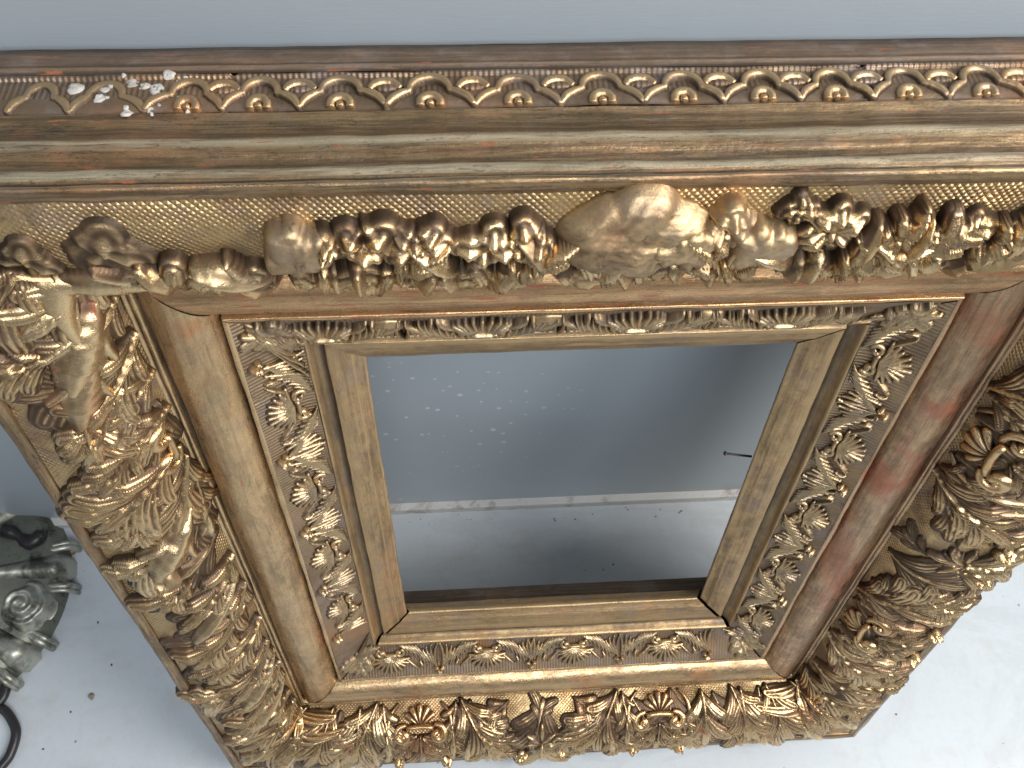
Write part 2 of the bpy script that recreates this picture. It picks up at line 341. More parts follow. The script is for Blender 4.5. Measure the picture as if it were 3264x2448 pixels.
def stamp(strokes, res=.004, base=0.0, seed=0, rough=.03):
    allp = np.vstack([np.asarray(k[0]) for k in strokes]); mw = max(max(k[1]) for k in strokes)+res*2
    x0, y0 = allp.min(0)-mw; x1, y1 = allp.max(0)+mw
    nx, ny = int((x1-x0)/res)+2, int((y1-y0)/res)+2
    GX, GY = np.meshgrid(x0+np.arange(nx)*res, y0+np.arange(ny)*res, indexing='ij')
    Hm = np.full(GX.shape, -1.0); Rb = np.zeros(GX.shape); mh = max(max(k[2]) for k in strokes)
    for k in strokes:
        P = np.asarray(k[0]); m_ = max(k[1])+res*1.5
        i0, i1 = np.searchsorted(GX[:, 0], [P[:, 0].min()-m_, P[:, 0].max()+m_]); j0, j1 = np.searchsorted(GY[0], [P[:, 1].min()-m_, P[:, 1].max()+m_])
        h, rb = stroke(GX[i0:i1, j0:j1], GY[i0:i1, j0:j1], *k)
        sub = Hm[i0:i1, j0:j1]; g = h > sub; Hm[i0:i1, j0:j1] = np.where(g, h, sub); Rb[i0:i1, j0:j1] = np.where(g, rb, Rb[i0:i1, j0:j1])
    Hm = np.where(Hm > 0, Hm+base+mh*rough*vn(GX*60, GY*60, seed)*np.clip(Hm/mh*3, 0, 1), np.maximum(Hm*1.5, -mh*.6)+base*.5)
    ins = Hm > 0.0
    F = gridf(nx, ny); keep = ins.ravel()[F].any(1); F = F[keep]
    idx = np.unique(F); mp = np.full(nx*ny, -1); mp[idx] = np.arange(len(idx)); F = mp[F]
    Hv = np.clip(Hm.ravel()[idx], -.006, None)
    return GX.ravel()[idx], GY.ravel()[idx], Hv, F, np.clip(.42*Rb.ravel()[idx]+.72*np.clip(Hv/mh, 0, 1)**1.3-.02, 0, 1)
def curl_path(x, y, a, L, k, n=12):
    """path from (x, y), heading a (0 = outwards, + = toward +x), bending by k in all"""
    out = [(x, y)]
    for i in range(n):
        q = a+k*((i+.5)/n)**1.3; x += L/n*math.sin(q); y += L/n*math.cos(q); out.append((x, y))
    return np.array(out)
def leaf(L=.2, W=.06, curve=0.0, lobes=5, Ht=.03, lift=.5, depth=.45, sweep=.35, veins=3, nu=0, nv=0, cup=.0, seed=0, thick=True, side_bias=0.0, res=None):
    """an acanthus leaf: midrib with ribbed fingers that start along it and flare outwards to round tips"""
    r = np.random.RandomState(seed % 99991); S_ = []
    res = res or (.0033 if L > .09 else .0024)
    mid = curl_path(0, 0, 0, L, curve, 16); nm = len(mid)-1
    if lobes <= 2:
        S_.append((curl_path(0, 0, 0, L*.86, curve), [W*.22, W*.5, W*.78, W*.72, W*.45], [Ht*.55, Ht*.8, Ht*.95, Ht, Ht*.8], .14, 2, .55))
        for f in (-1, 1): S_.append((curl_path(0, L*.1, f*.22, L*.55, f*.5+curve*.6), [W*.12, W*.26, W*.34, W*.26], [Ht*.4, Ht*.6, Ht*.7, Ht*.7], .15, 2, .6))
        return stamp(S_, res, 0, seed, .05)
    def env(u): return (.45+1.1*math.sin(math.pi*min(1, u*.8+.18)))*(1-.30*u)
    S_.append((mid[:-1], [W*.16, W*.42, W*.44, W*.30, W*.16], [Ht*.35, Ht*.50, Ht*.50, Ht*.45, Ht*.4], .1, 2, .55))
    nl = max(2, int(round(lobes*.72)))
    for i in range(nl):
        u0 = .03+.66*i/nl
        p = mid[int(u0*nm)]; a0 = curve*u0**1.3
        for f in (-1, 1):
            e = env(u0)*(1+.12*r.randn()); ln = W*1.50*e*(1+.30*(1-u0)); fl = .55+.35*r.rand()
            fw = W*.50*e
            S_.append((curl_path(p[0], p[1], a0+f*.26, ln, f*fl+curve*.25), [fw*.25, fw*.50, fw*.80, fw*.98, fw*.84], [Ht*.42, Ht*.60, Ht*.76, Ht*(.84+.3*lift*r.rand()), Ht*(.66+.2*r.rand())], .15, 5 if fw > .014 else 3, .50))
    e = env(.8); S_.append((mid[int(nm*.56):], [W*.20, W*.44, W*.46, W*.34], [Ht*.8, Ht, Ht*(1+.1*lift), Ht*.8], .15, 5, .50))
    S_.append((mid[:-1], [W*.08, W*.08, W*.06, W*.04], [Ht*.80, Ht*.95, Ht*1.02, Ht*.95], .0, 1, .5))
    return stamp(S_, res, 0, seed, .04)
def disc(R0=.04, petals=0, Ht=.03, depth=.25, shape='dome', knob=0.0, seed=0, nr=13, na=40, squash=1.0, lump=.0, a0=0.0):
    r = np.linspace(0, 1, nr)[:, None]; a = np.linspace(0, 2*np.pi, na, endpoint=False)[None, :]
    RR = R0*(1+.06*vn(np.cos(a)*2, np.sin(a)*2, seed)*(1+6*lump))
    if petals:
        c = np.abs(np.cos(petals*(a+a0)/2)); RR = RR*(1-depth+depth*c**.5)
        ridge = .30*(c-.5)
    else: ridge = 0*a
    rr = r
    if shape == 'dome': h = Ht*np.sqrt(np.clip(1-rr**2.4, 0, 1))*(1+ridge*rr)
    elif shape == 'cup': h = Ht*(.22+.86*np.sin(np.pi*np.clip(rr, 0, 1)**1.2*.86))*(1+ridge*rr)
    else: h = Ht*np.clip((1-rr**5), 0, 1)*(1+ridge*rr*.5)
    if knob: h = h+knob*np.sqrt(np.clip(1-(rr/.3)**2, 0, 1))
    h = h+Ht*(lump+.04)*(1.2*vn(rr*np.cos(a)*3, rr*np.sin(a)*3, seed+4)+.5*vn(rr*np.cos(a)*9, rr*np.sin(a)*9, seed+6))*(1-rr**4)
    X = RR*rr*np.cos(a); Y = RR*rr*np.sin(a)*squash
    rel = np.clip(.35+.6*(h/Ht)*.7+ridge*rr, 0, 1)+0*a
    X = np.vstack([X, X[-1:]*.93]); Y = np.vstack([Y, Y[-1:]*.93]); h = np.vstack([np.maximum(h, .001), h[-1:]*0-.003]); rel = np.vstack([rel, rel[-1:]*.2])
    return X, Y, h+0*X, gridf(nr+1, na, True), rel+0*X
def shell(R0=.055, ribs=9, Ht=.016, spread=1.35, nr=11, seed=0, curl=.0, dpt=.14):
    na = ribs*8+1; r = np.linspace(0, 1, nr)[:, None]; b = np.linspace(-1, 1, na)[None, :]
    c = np.abs(np.cos(np.pi*ribs*(b+1)/2-np.pi/2)); c = np.sqrt(c)
    a = b*spread+curl*r*np.sign(b)*np.abs(b)**1.2; rr = R0*r*(1-dpt+dpt*c)*(1-.14*np.abs(b)**2)
    h = Ht*(.35+.75*np.sin(np.pi*np.clip(r*.72+.10, 0, 1)))*(1-.48*(1-c)*np.clip(r*3, 0, 1))*(1-.25*b**2)
    h = h+Ht*.04*vn(r*4, b*4, seed)
    X = rr*np.sin(a); Y = rr*np.cos(a); rel = .15+.85*c*(.5+.5*r)
    X = np.vstack([X, X[-1:]*.97]); Y = np.vstack([Y, Y[-1:]*.97]); h = np.vstack([h, h[-1:]*0-.003]); rel = np.vstack([rel, rel[-1:]*.1])
    X = np.hstack([X[:, :1], X, X[:, -1:]]); Y = np.hstack([Y[:, :1], Y, Y[:, -1:]]); h = np.hstack([h[:, :1]*0-.003, h, h[:, -1:]*0-.003]); rel = np.hstack([rel[:, :1], rel, rel[:, -1:]])
    return X, Y, h, gridf(nr+1, na+2), rel
def tube(pts, rad, nc=9, hscale=1.0, base=0.0, cap=True):
    """rounded ribbon along 2D points, radius tapering"""
    P = np.array(pts, float); n = len(P); T = np.gradient(P, axis=0); T /= np.linalg.norm(T, axis=1)[:, None]+1e-9; N = np.stack([T[:, 1], -T[:, 0]], -1)
    rad = np.interp(np.linspace(0, 1, n), np.linspace(0, 1, len(rad)), rad)
    a = np.linspace(-.15*np.pi, 1.15*np.pi, nc)[None, :]
    X = P[:, :1]+N[:, :1]*rad[:, None]*np.cos(a); Y = P[:, 1:]+N[:, 1:]*rad[:, None]*np.cos(a)
    h = base+rad[:, None]*hscale*np.sin(a)
    if cap:
        X = np.vstack([P[:1, :1]+0*X[:1], X, P[-1:, :1]+0*X[:1]]); Y = np.vstack([P[:1, 1:]+0*Y[:1], Y, P[-1:, 1:]+0*Y[:1]]); h = np.vstack([h[:1]*0+base, h, h[-1:]*0+base]); n += 2
    return X, Y, h, gridf(n, nc), np.clip(.2+.9*(h-h.min())/(h.max()-h.min()+1e-9), 0, 1)
def spiral(cx, cy, r0, r1, a0, a1, n=34):
    k = np.linspace(0, 1, n); a = a0+(a1-a0)*k; r = r0+(r1-r0)*k**.8
    return np.stack([cx+r*np.cos(a), cy+r*np.sin(a)], -1)
def smooth_path(pts, n=8): return dense(pts, 1, 0) if False else np.array([q for q in _cr(pts, n)])
def _cr(pts, n):
    P = np.array(pts, float); E = np.vstack([2*P[0]-P[1], P, 2*P[-1]-P[-2]])
    for i in range(1, len(E)-2):
        for k in range(n):
            x = k/n; yield .5*((2*E[i])+(-E[i-1]+E[i+1])*x+(2*E[i-1]-5*E[i]+4*E[i+1]-E[i+2])*x*x+(-E[i-1]+3*E[i]-3*E[i+1]+E[i+2])*x**3)
    yield P[-1]

# ---- inner shell moulding: shell, pair of volutes with a bar, feathered leaves, bud between
def inner_motif(sd, s0, par, seed, k=1.0, half=0):
    r = np.random.RandomState(seed); mt = M['shell']
    S_ = []                                              # shell of tapering ribs
    for i in range(11):
        a = (i-5)/5*1.38; ln = .066*(1-.10*abs(i-5)/5)*(1+.04*r.randn())
        S_.append((curl_path(.004*math.sin(a), .052, a*.85, ln, a*.35, 8), [.0022, .0048, .0066, .0062], [.010, .017, .017, .011], .0, 1, .6))
    put('shell', sd, P_IN, *stamp(S_, .0024, 0, seed)[:4], mt, par, s0, 0, relief=stamp(S_, .0024, 0, seed)[4])
    for f in (-1, 1):
        X, Y, h, F, rl = tube(spiral(0, 0, .019, .004, -1.2, 5.2), [.0062, .0070, .0090], 8, 1.35, .006)
        put('volute', sd, P_IN, X, Y, h, F, mt, par, s0+f*.030, .038, flip=f, relief=rl)
        W_ = []                                           # feathered leaf wrapping the volute, strokes side by side
        for q in range(6):
            W_.append((curl_path(.030+.011*q, .003+.001*q, 1.15-.10*q, .052+.010*q, -1.15+.14*q, 10), [.0022, .0048, .0056, .0034], [.007, .013, .015+.001*r.randn(), .009], .0, 1, .6))
        put('feather_leaf', sd, P_IN, *stamp(W_, .0024, 0, seed+1)[:4], mt, par, s0, 0, flip=f, relief=stamp(W_, .0024, 0, seed+1)[4])
        W_ = []                                           # outer spray, running down toward the bud
        for q in range(5):
            W_.append((curl_path(.156-.003*q, .100-.004*q, math.pi+.18+.20*q, .098-.010*q, -.55+.02*q, 10), [.0030, .0050, .0060, .0036], [.010, .014, .015, .008], .0, 1, .6))
        put('feather_leaf', sd, P_IN, *stamp(W_, .0024, 0, seed+2)[:4], mt, par, s0, 0, flip=-f, relief=stamp(W_, .0024, 0, seed+2)[4])
        T_ = [(smooth_path([(.048, .060), (.062, .072), (.078, .090), (.092, .104)], 5), [.004, .006, .007, .004], [.010, .013, .014, .01], .2, 2, .5), (smooth_path([(.100, .075), (.106, .090), (.104, .102)], 5), [.004, .0065, .005], [.012, .016, .012], .2, 2, .5)]
        put('tendril', sd, P_IN, *stamp(T_, .0026, 0, seed+3)[:4], mt, par, s0, 0, flip=f, relief=stamp(T_, .0026, 0, seed+3)[4])
    X, Y, h, F, rl = tube(np.array([(-.022, .046), (-.01, .043), (.01, .043), (.022, .046)]), [.0060], 7, 1.6, .010)
    put('bar', sd, P_IN, X, Y, h, F, mt, par, s0, 0, relief=rl)
def bud(sd, s0, par, seed, bright=False):
    for q, (x, y, R0, hh) in enumerate([(0, .118, .012, .026), (-.010, .105, .009, .020), (.011, .106, .009, .019)]):
        X, Y, h, F, rl = disc(R0, 0, hh, seed=seed+q, lump=.12, nr=7, na=16)
        put('bud', sd, P_IN, X, Y, h, F, M['shell'], par, s0+x, y, relief=rl)
SH = {'T': [-.566, -.239, .083, .402], 'B': [-.564, -.232, .07, .39], 'L': [.553, .233, -.085, -.400], 'R': [.640, .325, .010, -.30, -.615]}
for sd, L_ in SH.items():
    for i, s0 in enumerate(L_): inner_motif(sd, s0, shellm[sd], 100+i*13+SIDES[sd]*100)
BU = {'T': [-.40, -.08, .245, .56], 'B': [-.398, -.08, .23, .54], 'L': [.72, .393, .074, -.243, -.56], 'R': [.485, .168, -.145, -.458]}
for sd, L_ in BU.items():
    if sd == 'T': continue
    for i, s0 in enumerate(L_): bud(sd, s0, shellm[sd], 500+i*13+SIDES[sd]*100)
for sd, hl in (('T', .5), ('B', .5), ('L', H/2), ('R', H/2)):            # corner leaves of the shell moulding
    for f in (-1, 1):
        X, Y, h, F, rl = leaf(.12, .024, 0, 5, .016, .2, .4, .5, 3, 26, 11, seed=SIDES[sd]*3+f+4)
        put('corner_leaf', sd, P_IN, X, Y, h, F, M['shell'], shellm[sd], f*(hl+.135), .012, rot=-f*.45, flip=f, relief=rl)
# flat worn discs where repairs fill the top moulding
for s0, sc_ in ((-.43, 1.0), (-.095, 1.1), (.24, .9)):
    X, Y, h, F, rl = disc(.038*sc_, 0, .009, seed=int(s0*50)+90, shape='flat', lump=.15, squash=.8)
    put('plain_boss', 'T', P_IN, X, Y, h, F, M['lump'], shellm['T'], s0, .075, relief=rl)

# ---- broad carved moulding
HL = P_HU.L
def LF(sd, s0, t0, rot, L, W, curve=0, flip=1, lobes=5, Ht=.03, lift=.5, depth=.45, sweep=.4, mat='leaf', name='acanthus_leaf', seed=None, veins=3, label=None, **k):
    seed = int(abs(s0*1000+t0*777+rot*91)) % 9973 if seed is None else seed
    if sd == 'L': t0 = t0*.92+.004; L *= .95; Ht *= .92; W *= 1.1
    elif sd in 'RB': Ht *= .80; W *= 1.15
    X, Y, h, F, rl = leaf(L, W, curve, lobes, Ht, lift, depth, sweep, veins, seed=seed, **k)
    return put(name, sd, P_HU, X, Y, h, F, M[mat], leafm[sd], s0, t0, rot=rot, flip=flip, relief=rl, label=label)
def DS(sd, s0, t0, R0, Ht, petals=0, mat='leaf', name='berry', seed=None, shape='dome', knob=0, lump=.05, squash=1., depth=.25, label=None, nr=13, na=40, rot=0):
    seed = int(abs(s0*1000+t0*777)) % 9973 if seed is None else seed
    if sd == 'L': t0 *= .84; Ht *= .70
    X, Y, h, F, rl = disc(R0, petals, Ht, depth, shape, knob, seed, nr, na, squash, lump)
    return put(name, sd, P_HU, X, Y, h, F, M[mat], leafm[sd], s0, t0, relief=rl, label=label, rot=rot)
def VOL(sd, s0, t0, f, k=1.0, turn=1):
    X, Y, h, F, rl = tube(spiral(0, 0, .036*k, .006*k, -1.9, 4.6, 40), [.009*k, .015*k, .017*k, .014*k], 11, 1.25, .008)
    put('volute', sd, P_HU, X, Y, h, F, M['leaf'], leafm[sd], s0, t0, flip=f, relief=rl)
    DS(sd, s0, t0, .012*k, .030*k, name='volute_eye', nr=7, na=18)
def clasp(sd, s0, k=1.0, plainness=0):
    par = leafm[sd]
    X, Y, h, F, rl = shell(.075*k, 5, .022, 1.15, nr=12, dpt=.22, seed=3)        # palmette toward the sight edge
    put('palmette', sd, P_HU, X, Y, h, F, M['leaf'], par, s0, .088*k, rot=math.pi, relief=rl)
    for f in (-1, 1): VOL(sd, s0+f*.062*k, .118*k, f, k)
    X, Y, h, F, rl = tube(np.array([(-.048, .092), (-.03, .088), (0, .086), (.03, .088), (.048, .092)])*k, [.009*k, .0095*k], 9, 1.7, .016)
    put('clasp_bar', sd, P_HU, X, Y, h, F, M['leaf'], par, s0, 0, relief=rl)
    LF(sd, s0, .125*k, 0, .150*k, .036*k, lobes=3, Ht=.034, lift=.55, depth=.35)
    for f in (-1, 1):
        LF(sd, s0+f*.008, .130*k, -f*.62, .135*k, .030*k, curve=.5, flip=f, lobes=3, Ht=.034, lift=.6, depth=.4)
        LF(sd, s0+f*.014, .124*k, -f*1.15, .095*k, .024*k, curve=-.4, flip=f, lobes=3, Ht=.026, lift=.5)
        DS(sd, s0+f*.085*k, .262*k, .026*k, .040, petals=3, lump=.2, name='leaf_tip')
        X, Y, h, F, rl = tube(smooth_path([(.075, .01), (.105, .05), (.112, .10), (.10, .15), (.108, .20)], 6), [.005, .009, .010, .006], 8, 1.4, .003)
        put('outer_scroll', sd, P_HU, X*k, Y*k, h, F, M['leaf'], par, s0, 0, flip=f, relief=rl)
def big_spray(sd, s0, f, mat='leaf', k=1.0):
    """the large leaf spray that swings out from the fillet beside each clasp"""
    LF(sd, s0, .006, -f*.42, .300*k, .050, curve=.35, flip=f, lobes=4, Ht=.038, lift=.55, depth=.55, sweep=.6, mat=mat, nu=64, nv=23)
    LF(sd, s0-f*.020, .012, f*.10, .150*k, .030, curve=-.3, flip=f, lobes=3, Ht=.030, lift=.7, depth=.35, sweep=.5, mat=mat)
    LF(sd, s0+f*.045, .060, -f*1.0, .130*k, .032, curve=-.5, flip=f, lobes=4, Ht=.030, lift=.5, depth=.5, sweep=.6, mat=mat)
    LF(sd, s0+f*.085, .130, -f*1.05, .120*k, .028, curve=-.5, flip=f, lobes=4, Ht=.032, lift=.6, depth=.5, sweep=.6, mat=mat)
    LF(sd, s0+f*.022, .155, f*.08, .140*k, .030, curve=.0, flip=f, lobes=2, Ht=.042, lift=.5, depth=.2, mat='leafworn', name='drooping_leaf')
    LF(sd, s0-f*.030, .110, f*.12, .125*k, .028, curve=.2, flip=f, lobes=2, Ht=.044, lift=.5, depth=.2, mat=mat, name='drooping_leaf')
    LF(sd, s0+f*.120, .215, -f*.5, .085*k, .026, curve=.2, flip=f, lobes=3, Ht=.036, lift=.4, mat=mat)
def flower_group(sd, s0, mat='leaf'):
    LF(sd, s0-.01, .105, math.pi+.25, .085, .026, lobes=3, Ht=.018, lift=.2, mat=mat, name='flower_petal')
    LF(sd, s0+.005, .20, math.pi, .11, .022, lobes=2, Ht=.026, lift=.2, depth=.2, mat=mat, name='flower_petal')
    for f in (-1, 1): LF(sd, s0+f*.006, .205, math.pi-f*.55, .095, .020, curve=.5, flip=f, lobes=2, Ht=.030, lift=.6, depth=.2, mat=mat, name='flower_petal')
    for f in (-1, 1): LF(sd, s0+f*.01, .205, math.pi-f*1.15, .085, .020, curve=.8, flip=f, lobes=2, Ht=.026, lift=.6, depth=.2, mat=mat, name='flower_petal')
    LF(sd, s0+.004, .195, 0, .10, .052, lobes=3, Ht=.052, lift=.3, depth=.25, mat='leafworn')
    for f in (-1, 1): DS(sd, s0+f*.07, .268, .030, .040, petals=4, lump=.15, name='leaf_tip', mat=mat)
def corner_spray(sd, f, hl, mat='leaf', worn=False):
    """broad leaves that turn toward the mitre"""
    c = f*(hl+.50)
    LF(sd, c-f*.12, .006, -f*.78, .335, .056, curve=.25, flip=f, lobes=3, Ht=.042, lift=.4, mat=mat)
    LF(sd, c-f*.215, .012, -f*.35, .270, .052, curve=.25, flip=f, lobes=4, Ht=.038, lift=.5, mat=mat)
    LF(sd, c-f*.31, .02, -f*.10, .235, .050, curve=.2, flip=f, lobes=3, Ht=.038, lift=.55, mat=mat)
    LF(sd, c-f*.08, .155, -f*.60, .170, .040, curve=.3, flip=f, lobes=2, Ht=.046, lift=.5, mat='leafworn')
    LF(sd, c-f*.22, .185, -f*.15, .110, .036, curve=.2, flip=f, lobes=2, Ht=.048, lift=.4, mat='leafworn', name='drooping_leaf')
def backing(sd, lo, hi, step, skip=(), rot=.25):
    q = np.random.RandomState(SIDES[sd]+77); x = lo
    while x < hi:
        if not any(a_ < x < b_ for a_, b_ in skip):
            ro = rot*(1 if sd in 'L' else -np.sign(x))*(1+.5*q.randn())
            LF(sd, x, .015+.02*q.rand(), ro, .21+.05*q.rand(), .048+.012*q.rand(), curve=.3*q.randn(), lobes=4, Ht=.015+.005*q.rand(), lift=.4, mat='leaf')
            if q.rand() < .55: LF(sd, x+step*.5, .15+.03*q.rand(), ro*1.3, .11+.03*q.rand(), .034+.010*q.rand(), curve=.4*q.randn(), lobes=3, Ht=.040+.008*q.rand(), lift=.5, mat='leaf' if q.rand() < .6 else 'leafworn')
        x += step*(.85+.3*q.rand())
backing('B', -.90, .92, .15, ((-.20, -.08), (.02, .12), (-.52, -.44), (.35, .42)))
backing('R', -1.02, 1.0, .15, ((.06, .17), (-.50, -.42), (.42, .50)))
backing('L', -1.02, 1.05, .17, ((.20, .32), (.52, .60)), .7)
# bottom rail
clasp('B', -.479); clasp('B', .386)
big_spray('B', -.330, 1); big_spray('B', .235, -1)
flower_group('B', -.046)
big_spray('B', -.63, -1, 'leafworn'); LF('B', .545, .02, -.1, .24, .045, lobes=3, Ht=.045, lift=.4, mat='leafworn', label='leaf with its gold rubbed to orange and white'); LF('B', .655, .01, -.35, .27, .05, curve=.3, lobes=5, Ht=.038)
corner_spray('B', -1, .5); corner_spray('B', 1, .5)
for s0 in (-.16, .075): LF('B', s0, .02, .9 if s0 < -.1 else -.9, .10, .028, lobes=3, Ht=.026)
for s0, ro in ((-.56, .3), (-.40, -.2), (.30, .2), (.465, -.3), (.52, -.2)): LF('B', s0, .10, ro, .17, .038, lobes=3, Ht=.032, lift=.5, mat='leafworn' if s0 < -.5 else 'leaf')
# right rail
clasp('R', .456, 1.08); clasp('R', -.462, 1.0)
big_spray('R', .300, -1); big_spray('R', -.310, 1); flower_group('R', .02)
big_spray('R', .62, 1); big_spray('R', -.62, -1, 'leafworn')
corner_spray('R', -1, H/2); corner_spray('R', 1, H/2)
# left rail: long blades swing from the fillet down and outwards
for (s0, t0, rot, L_, W_, lb, mt_, hh) in [
    (1.03, .05, 1.02, .27, .062, 2, 'leafworn', .046), (.985, .01, .55, .20, .040, 3, 'leaf', .034), (.93, .10, 1.15, .25, .052, 2, 'leafworn', .044),
    (.88, .01, .72, .24, .045, 4, 'leaf', .036), (.80, .09, .95, .21, .040, 3, 'leafworn', .042), (.77, .005, .35, .17, .036, 4, 'leaf', .032),
    (.66, .005, .25, .15, .034, 4, 'leaf', .032), (.635, .11, .80, .17, .036, 4, 'leaf', .040), (.545, .06, .62, .25, .056, 5, 'leaf', .044),
    (.50, .02, 1.10, .25, .050, 4, 'leaf', .038), (.44, .01, 1.35, .20, .034, 3, 'leaf', .030), (.355, .07, .95, .26, .058, 1, 'leafworn', .060),
    (.29, .03, 1.40, .12, .032, 2, 'leafworn', .030), (.17, .06, .40, .13, .034, 2, 'leaf', .030), (.10, .14, .75, .13, .036, 3, 'leaf', .044),
    (.06, .01, .70, .28, .040, 3, 'leaf', .042), (-.01, .02, .78, .30, .036, 2, 'leafworn', .046), (-.09, .01, .85, .27, .040, 3, 'leaf', .038),
    (-.20, .10, .80, .20, .046, 4, 'leaf', .044), (-.30, .01, .60, .24, .046, 4, 'leaf', .038), (-.33, .13, .90, .16, .036, 3, 'leaf', .042),
    (-.44, .02, .85, .27, .044, 3, 'leaf', .040), (-.52, .01, .80, .28, .040, 2, 'leafworn', .046), (-.61, .01, .80, .29, .044, 3, 'leaf', .040), (-.70, .01, .75, .29, .044, 2, 'leafworn', .044)]:
    LF('L', s0, t0, rot, L_*.98, W_*1.0, curve=-.12, flip=1, lobes=lb, Ht=hh, lift=.45, mat=mt_, name='leaf_blade' if lb <= 2 else 'acanthus_leaf')
VOL('L', .60, .060, 1, 1.0); VOL('L', .525, .060, -1, 1.0); VOL('L', -.17, .055, 1, .85)
X, Y, h, F, rl = tube(np.array([(-.040, .050), (-.02, .046), (.02, .046), (.040, .050)]), [.009], 9, 1.7, .016); put('clasp_bar', 'L', P_HU, X, Y, h, F, M['leaf'], leafm['L'], .563, 0, relief=rl)
DS('L', .13, .215, .052, .046, mat='lump', name='plaster_repair', lump=.15, squash=.8)
DS('L', .035, .225, .040, .050, mat='lump', name='plaster_repair', lump=.18, squash=.9)
DS('L', .46, .255, .032, .036, petals=4, mat='leafworn', name='rosette', lump=.15)
DS('L', .23, .13, .026, .030, mat='lump', name='plaster_repair', shape='flat', lump=.3, squash=.8)
DS('L', .90, .265, .030, .030, mat='leafworn', name='rosette', lump=.2, petals=3)
corner_spray('L', -1, H/2)
# top left corner
LF('L', 1.10, .03, .75, .20, .045, curve=.3, lobes=3, Ht=.040, lift=.3, mat='leafworn', name='leaf_blade')
LF('L', 1.14, .14, .9, .20, .050, curve=.3, lobes=3, Ht=.040, lift=.3, mat='leaf')
DS('L', 1.04, .13, .040, .030, mat='leafworn', name='rosette', petals=4, lump=.25)
# top rail, seen from above: only the outer flank and the tips over the crest show
def blossom(s0, t0, R0, n, Ht=.055, mat='leaf', name='flower', hollow=.35, knob=.5, rot=0, label=None, squash=.85, sd='T'):
    """petals modelled one by one round a knob, tips raised"""
    q = np.random.RandomState(int(abs(s0*1000+t0*333+n)) % 9973); S_ = []
    for i in range(n):
        a = 2*math.pi*i/n+rot+.2*q.randn(); ln = R0*(.80+.25*q.rand()); w = R0*(2.3/n)*(.9+.3*q.rand()); hh = Ht*(.75+.35*q.rand())
        p = curl_path(0, 0, a, ln*.85, .5*q.randn(), 8); p[:, 1] *= squash
        S_.append((p, [w*.5, w*.9, w*1.05, w*.75], [hh*hollow*1.6, hh*.75, hh, hh*.72], .18, 3, .75))
    if knob: S_.append((np.array([(0, -.001), (0, .001)])+.004*q.randn(2), [R0*.26, R0*.26], [Ht*(hollow+knob), Ht*(hollow+knob)], .25, 2, .5))
    X, Y, h, F, rl = stamp(S_, .0034, 0, int(abs(s0*500)), .07)
    return put(name, sd, P_HU, X, Y, h, F, M[mat], leafm[sd], s0, t0+.014, relief=rl, label=label)
def patch(s0, t0, R0, Ht, sq, seed, label=None):
    """a broad flattish smear of filler with an uneven edge"""
    q = np.random.RandomState(seed); S_ = []
    for i in range(24):
        a = q.rand()*6.28; d = R0*.72*q.rand()**.5; w = R0*(.26+.16*q.rand()); x, y = d*math.cos(a), d*math.sin(a)*sq
        S_.append((np.array([(x*.3, y*.3), (x, y)]), [w*.95, w*.8], [Ht*(.97+.05*q.rand()), Ht*(.88+.1*q.rand())], 0, 1, .36))
    X, Y, h, F, rl = stamp(S_, .0040, 0, seed, .05)
    return put('plaster_repair', 'T', P_HU, X, Y, h+.0022*vn(X*140, Y*140, seed)*(h > .01), F, M['lump'], leafm['T'], s0, t0+.014, relief=np.clip(.55+12*(h-h.max()), .25, .9), label=label)
DS('T', .000, .188, .140, .044, mat='lump', name='plaster_repair', shape='flat', lump=.17, squash=.80, petals=5, depth=.16, nr=34, na=96, label='large flat bronze plaster repair on the top rail')
patch(.088, .170, .060, .048, .9, 8)
blossom(.150, .205, .046, 3, .058, 'lump', 'split_bud', .2, 0)
patch(.215, .165, .065, .046, .8, 12)
blossom(.325, .195, .064, 6, .048, rot=.4); blossom(.262, .232, .034, 4, .034, name='small_flower')
for q, (s0, t0, rot, L_, W_) in enumerate([(.395, .12, -.15, .12, .030), (.425, .14, -.45, .12, .026), (.455, .13, -.3, .13, .022), (.49, .14, -.75, .10, .030)]):
    LF('T', s0, t0, rot, L_, W_, curve=-.3, lobes=2+q % 2, Ht=.050+.006*(q % 3), lift=.3, name='acanthus_leaf')
blossom(.550, .185, .052, 5, .046, rot=.2)
LF('T', .62, .04, -.55, .22, .05, lobes=4, Ht=.05, lift=.2); LF('T', .74, .02, -.5, .28, .055, lobes=4, Ht=.045, lift=.3); LF('T', .88, .02, -.6, .28, .055, lobes=4, Ht=.045, lift=.3)
blossom(-.172, .190, .044, 3, .056, 'leaf', 'split_bud', .15, .3); blossom(-.235, .175, .052, 4, .060, 'leafworn', 'split_bud', .2, 0, .3, 'broken bud with white plaster showing')
blossom(-.345, .185, .058, 5, .052, 'leaf', 'flower', .4, .6, .3); blossom(-.430, .190, .050, 3, .056, 'leaf', 'split_bud', .15, 0, 1.0)
patch(-.530, .175, .070, .050, .85, 31); blossom(-.485, .190, .026, 3, .062, name='berry', knob=.7)
q_ = np.random.RandomState(5)
for (s0, t0, rot, L_, W_, mt_) in [(-.60, .10, .9, .14, .034, 'leafworn'), (-.39, .13, -.7, .12, .026, 'leaf'), (-.285, .12, .5, .13, .026, 'leafworn'), (-.20, .10, -.6, .15, .030, 'leaf'), (-.13, .12, .3, .13, .026, 'lump'), (.18, .10, .5, .15, .034, 'leaf'), (.29, .12, .8, .13, .026, 'leafworn'), (.37, .11, -.9, .15, .030, 'leaf'), (.50, .10, .6, .15, .030, 'leafworn'), (.60, .12, -.3, .14, .03, 'leaf')]:
    LF('T', s0, t0, rot, L_, W_, curve=.5*(-1 if rot > 0 else 1), lobes=2 if mt_ != 'leaf' else 3, Ht=.056, lift=.4, mat=mt_)
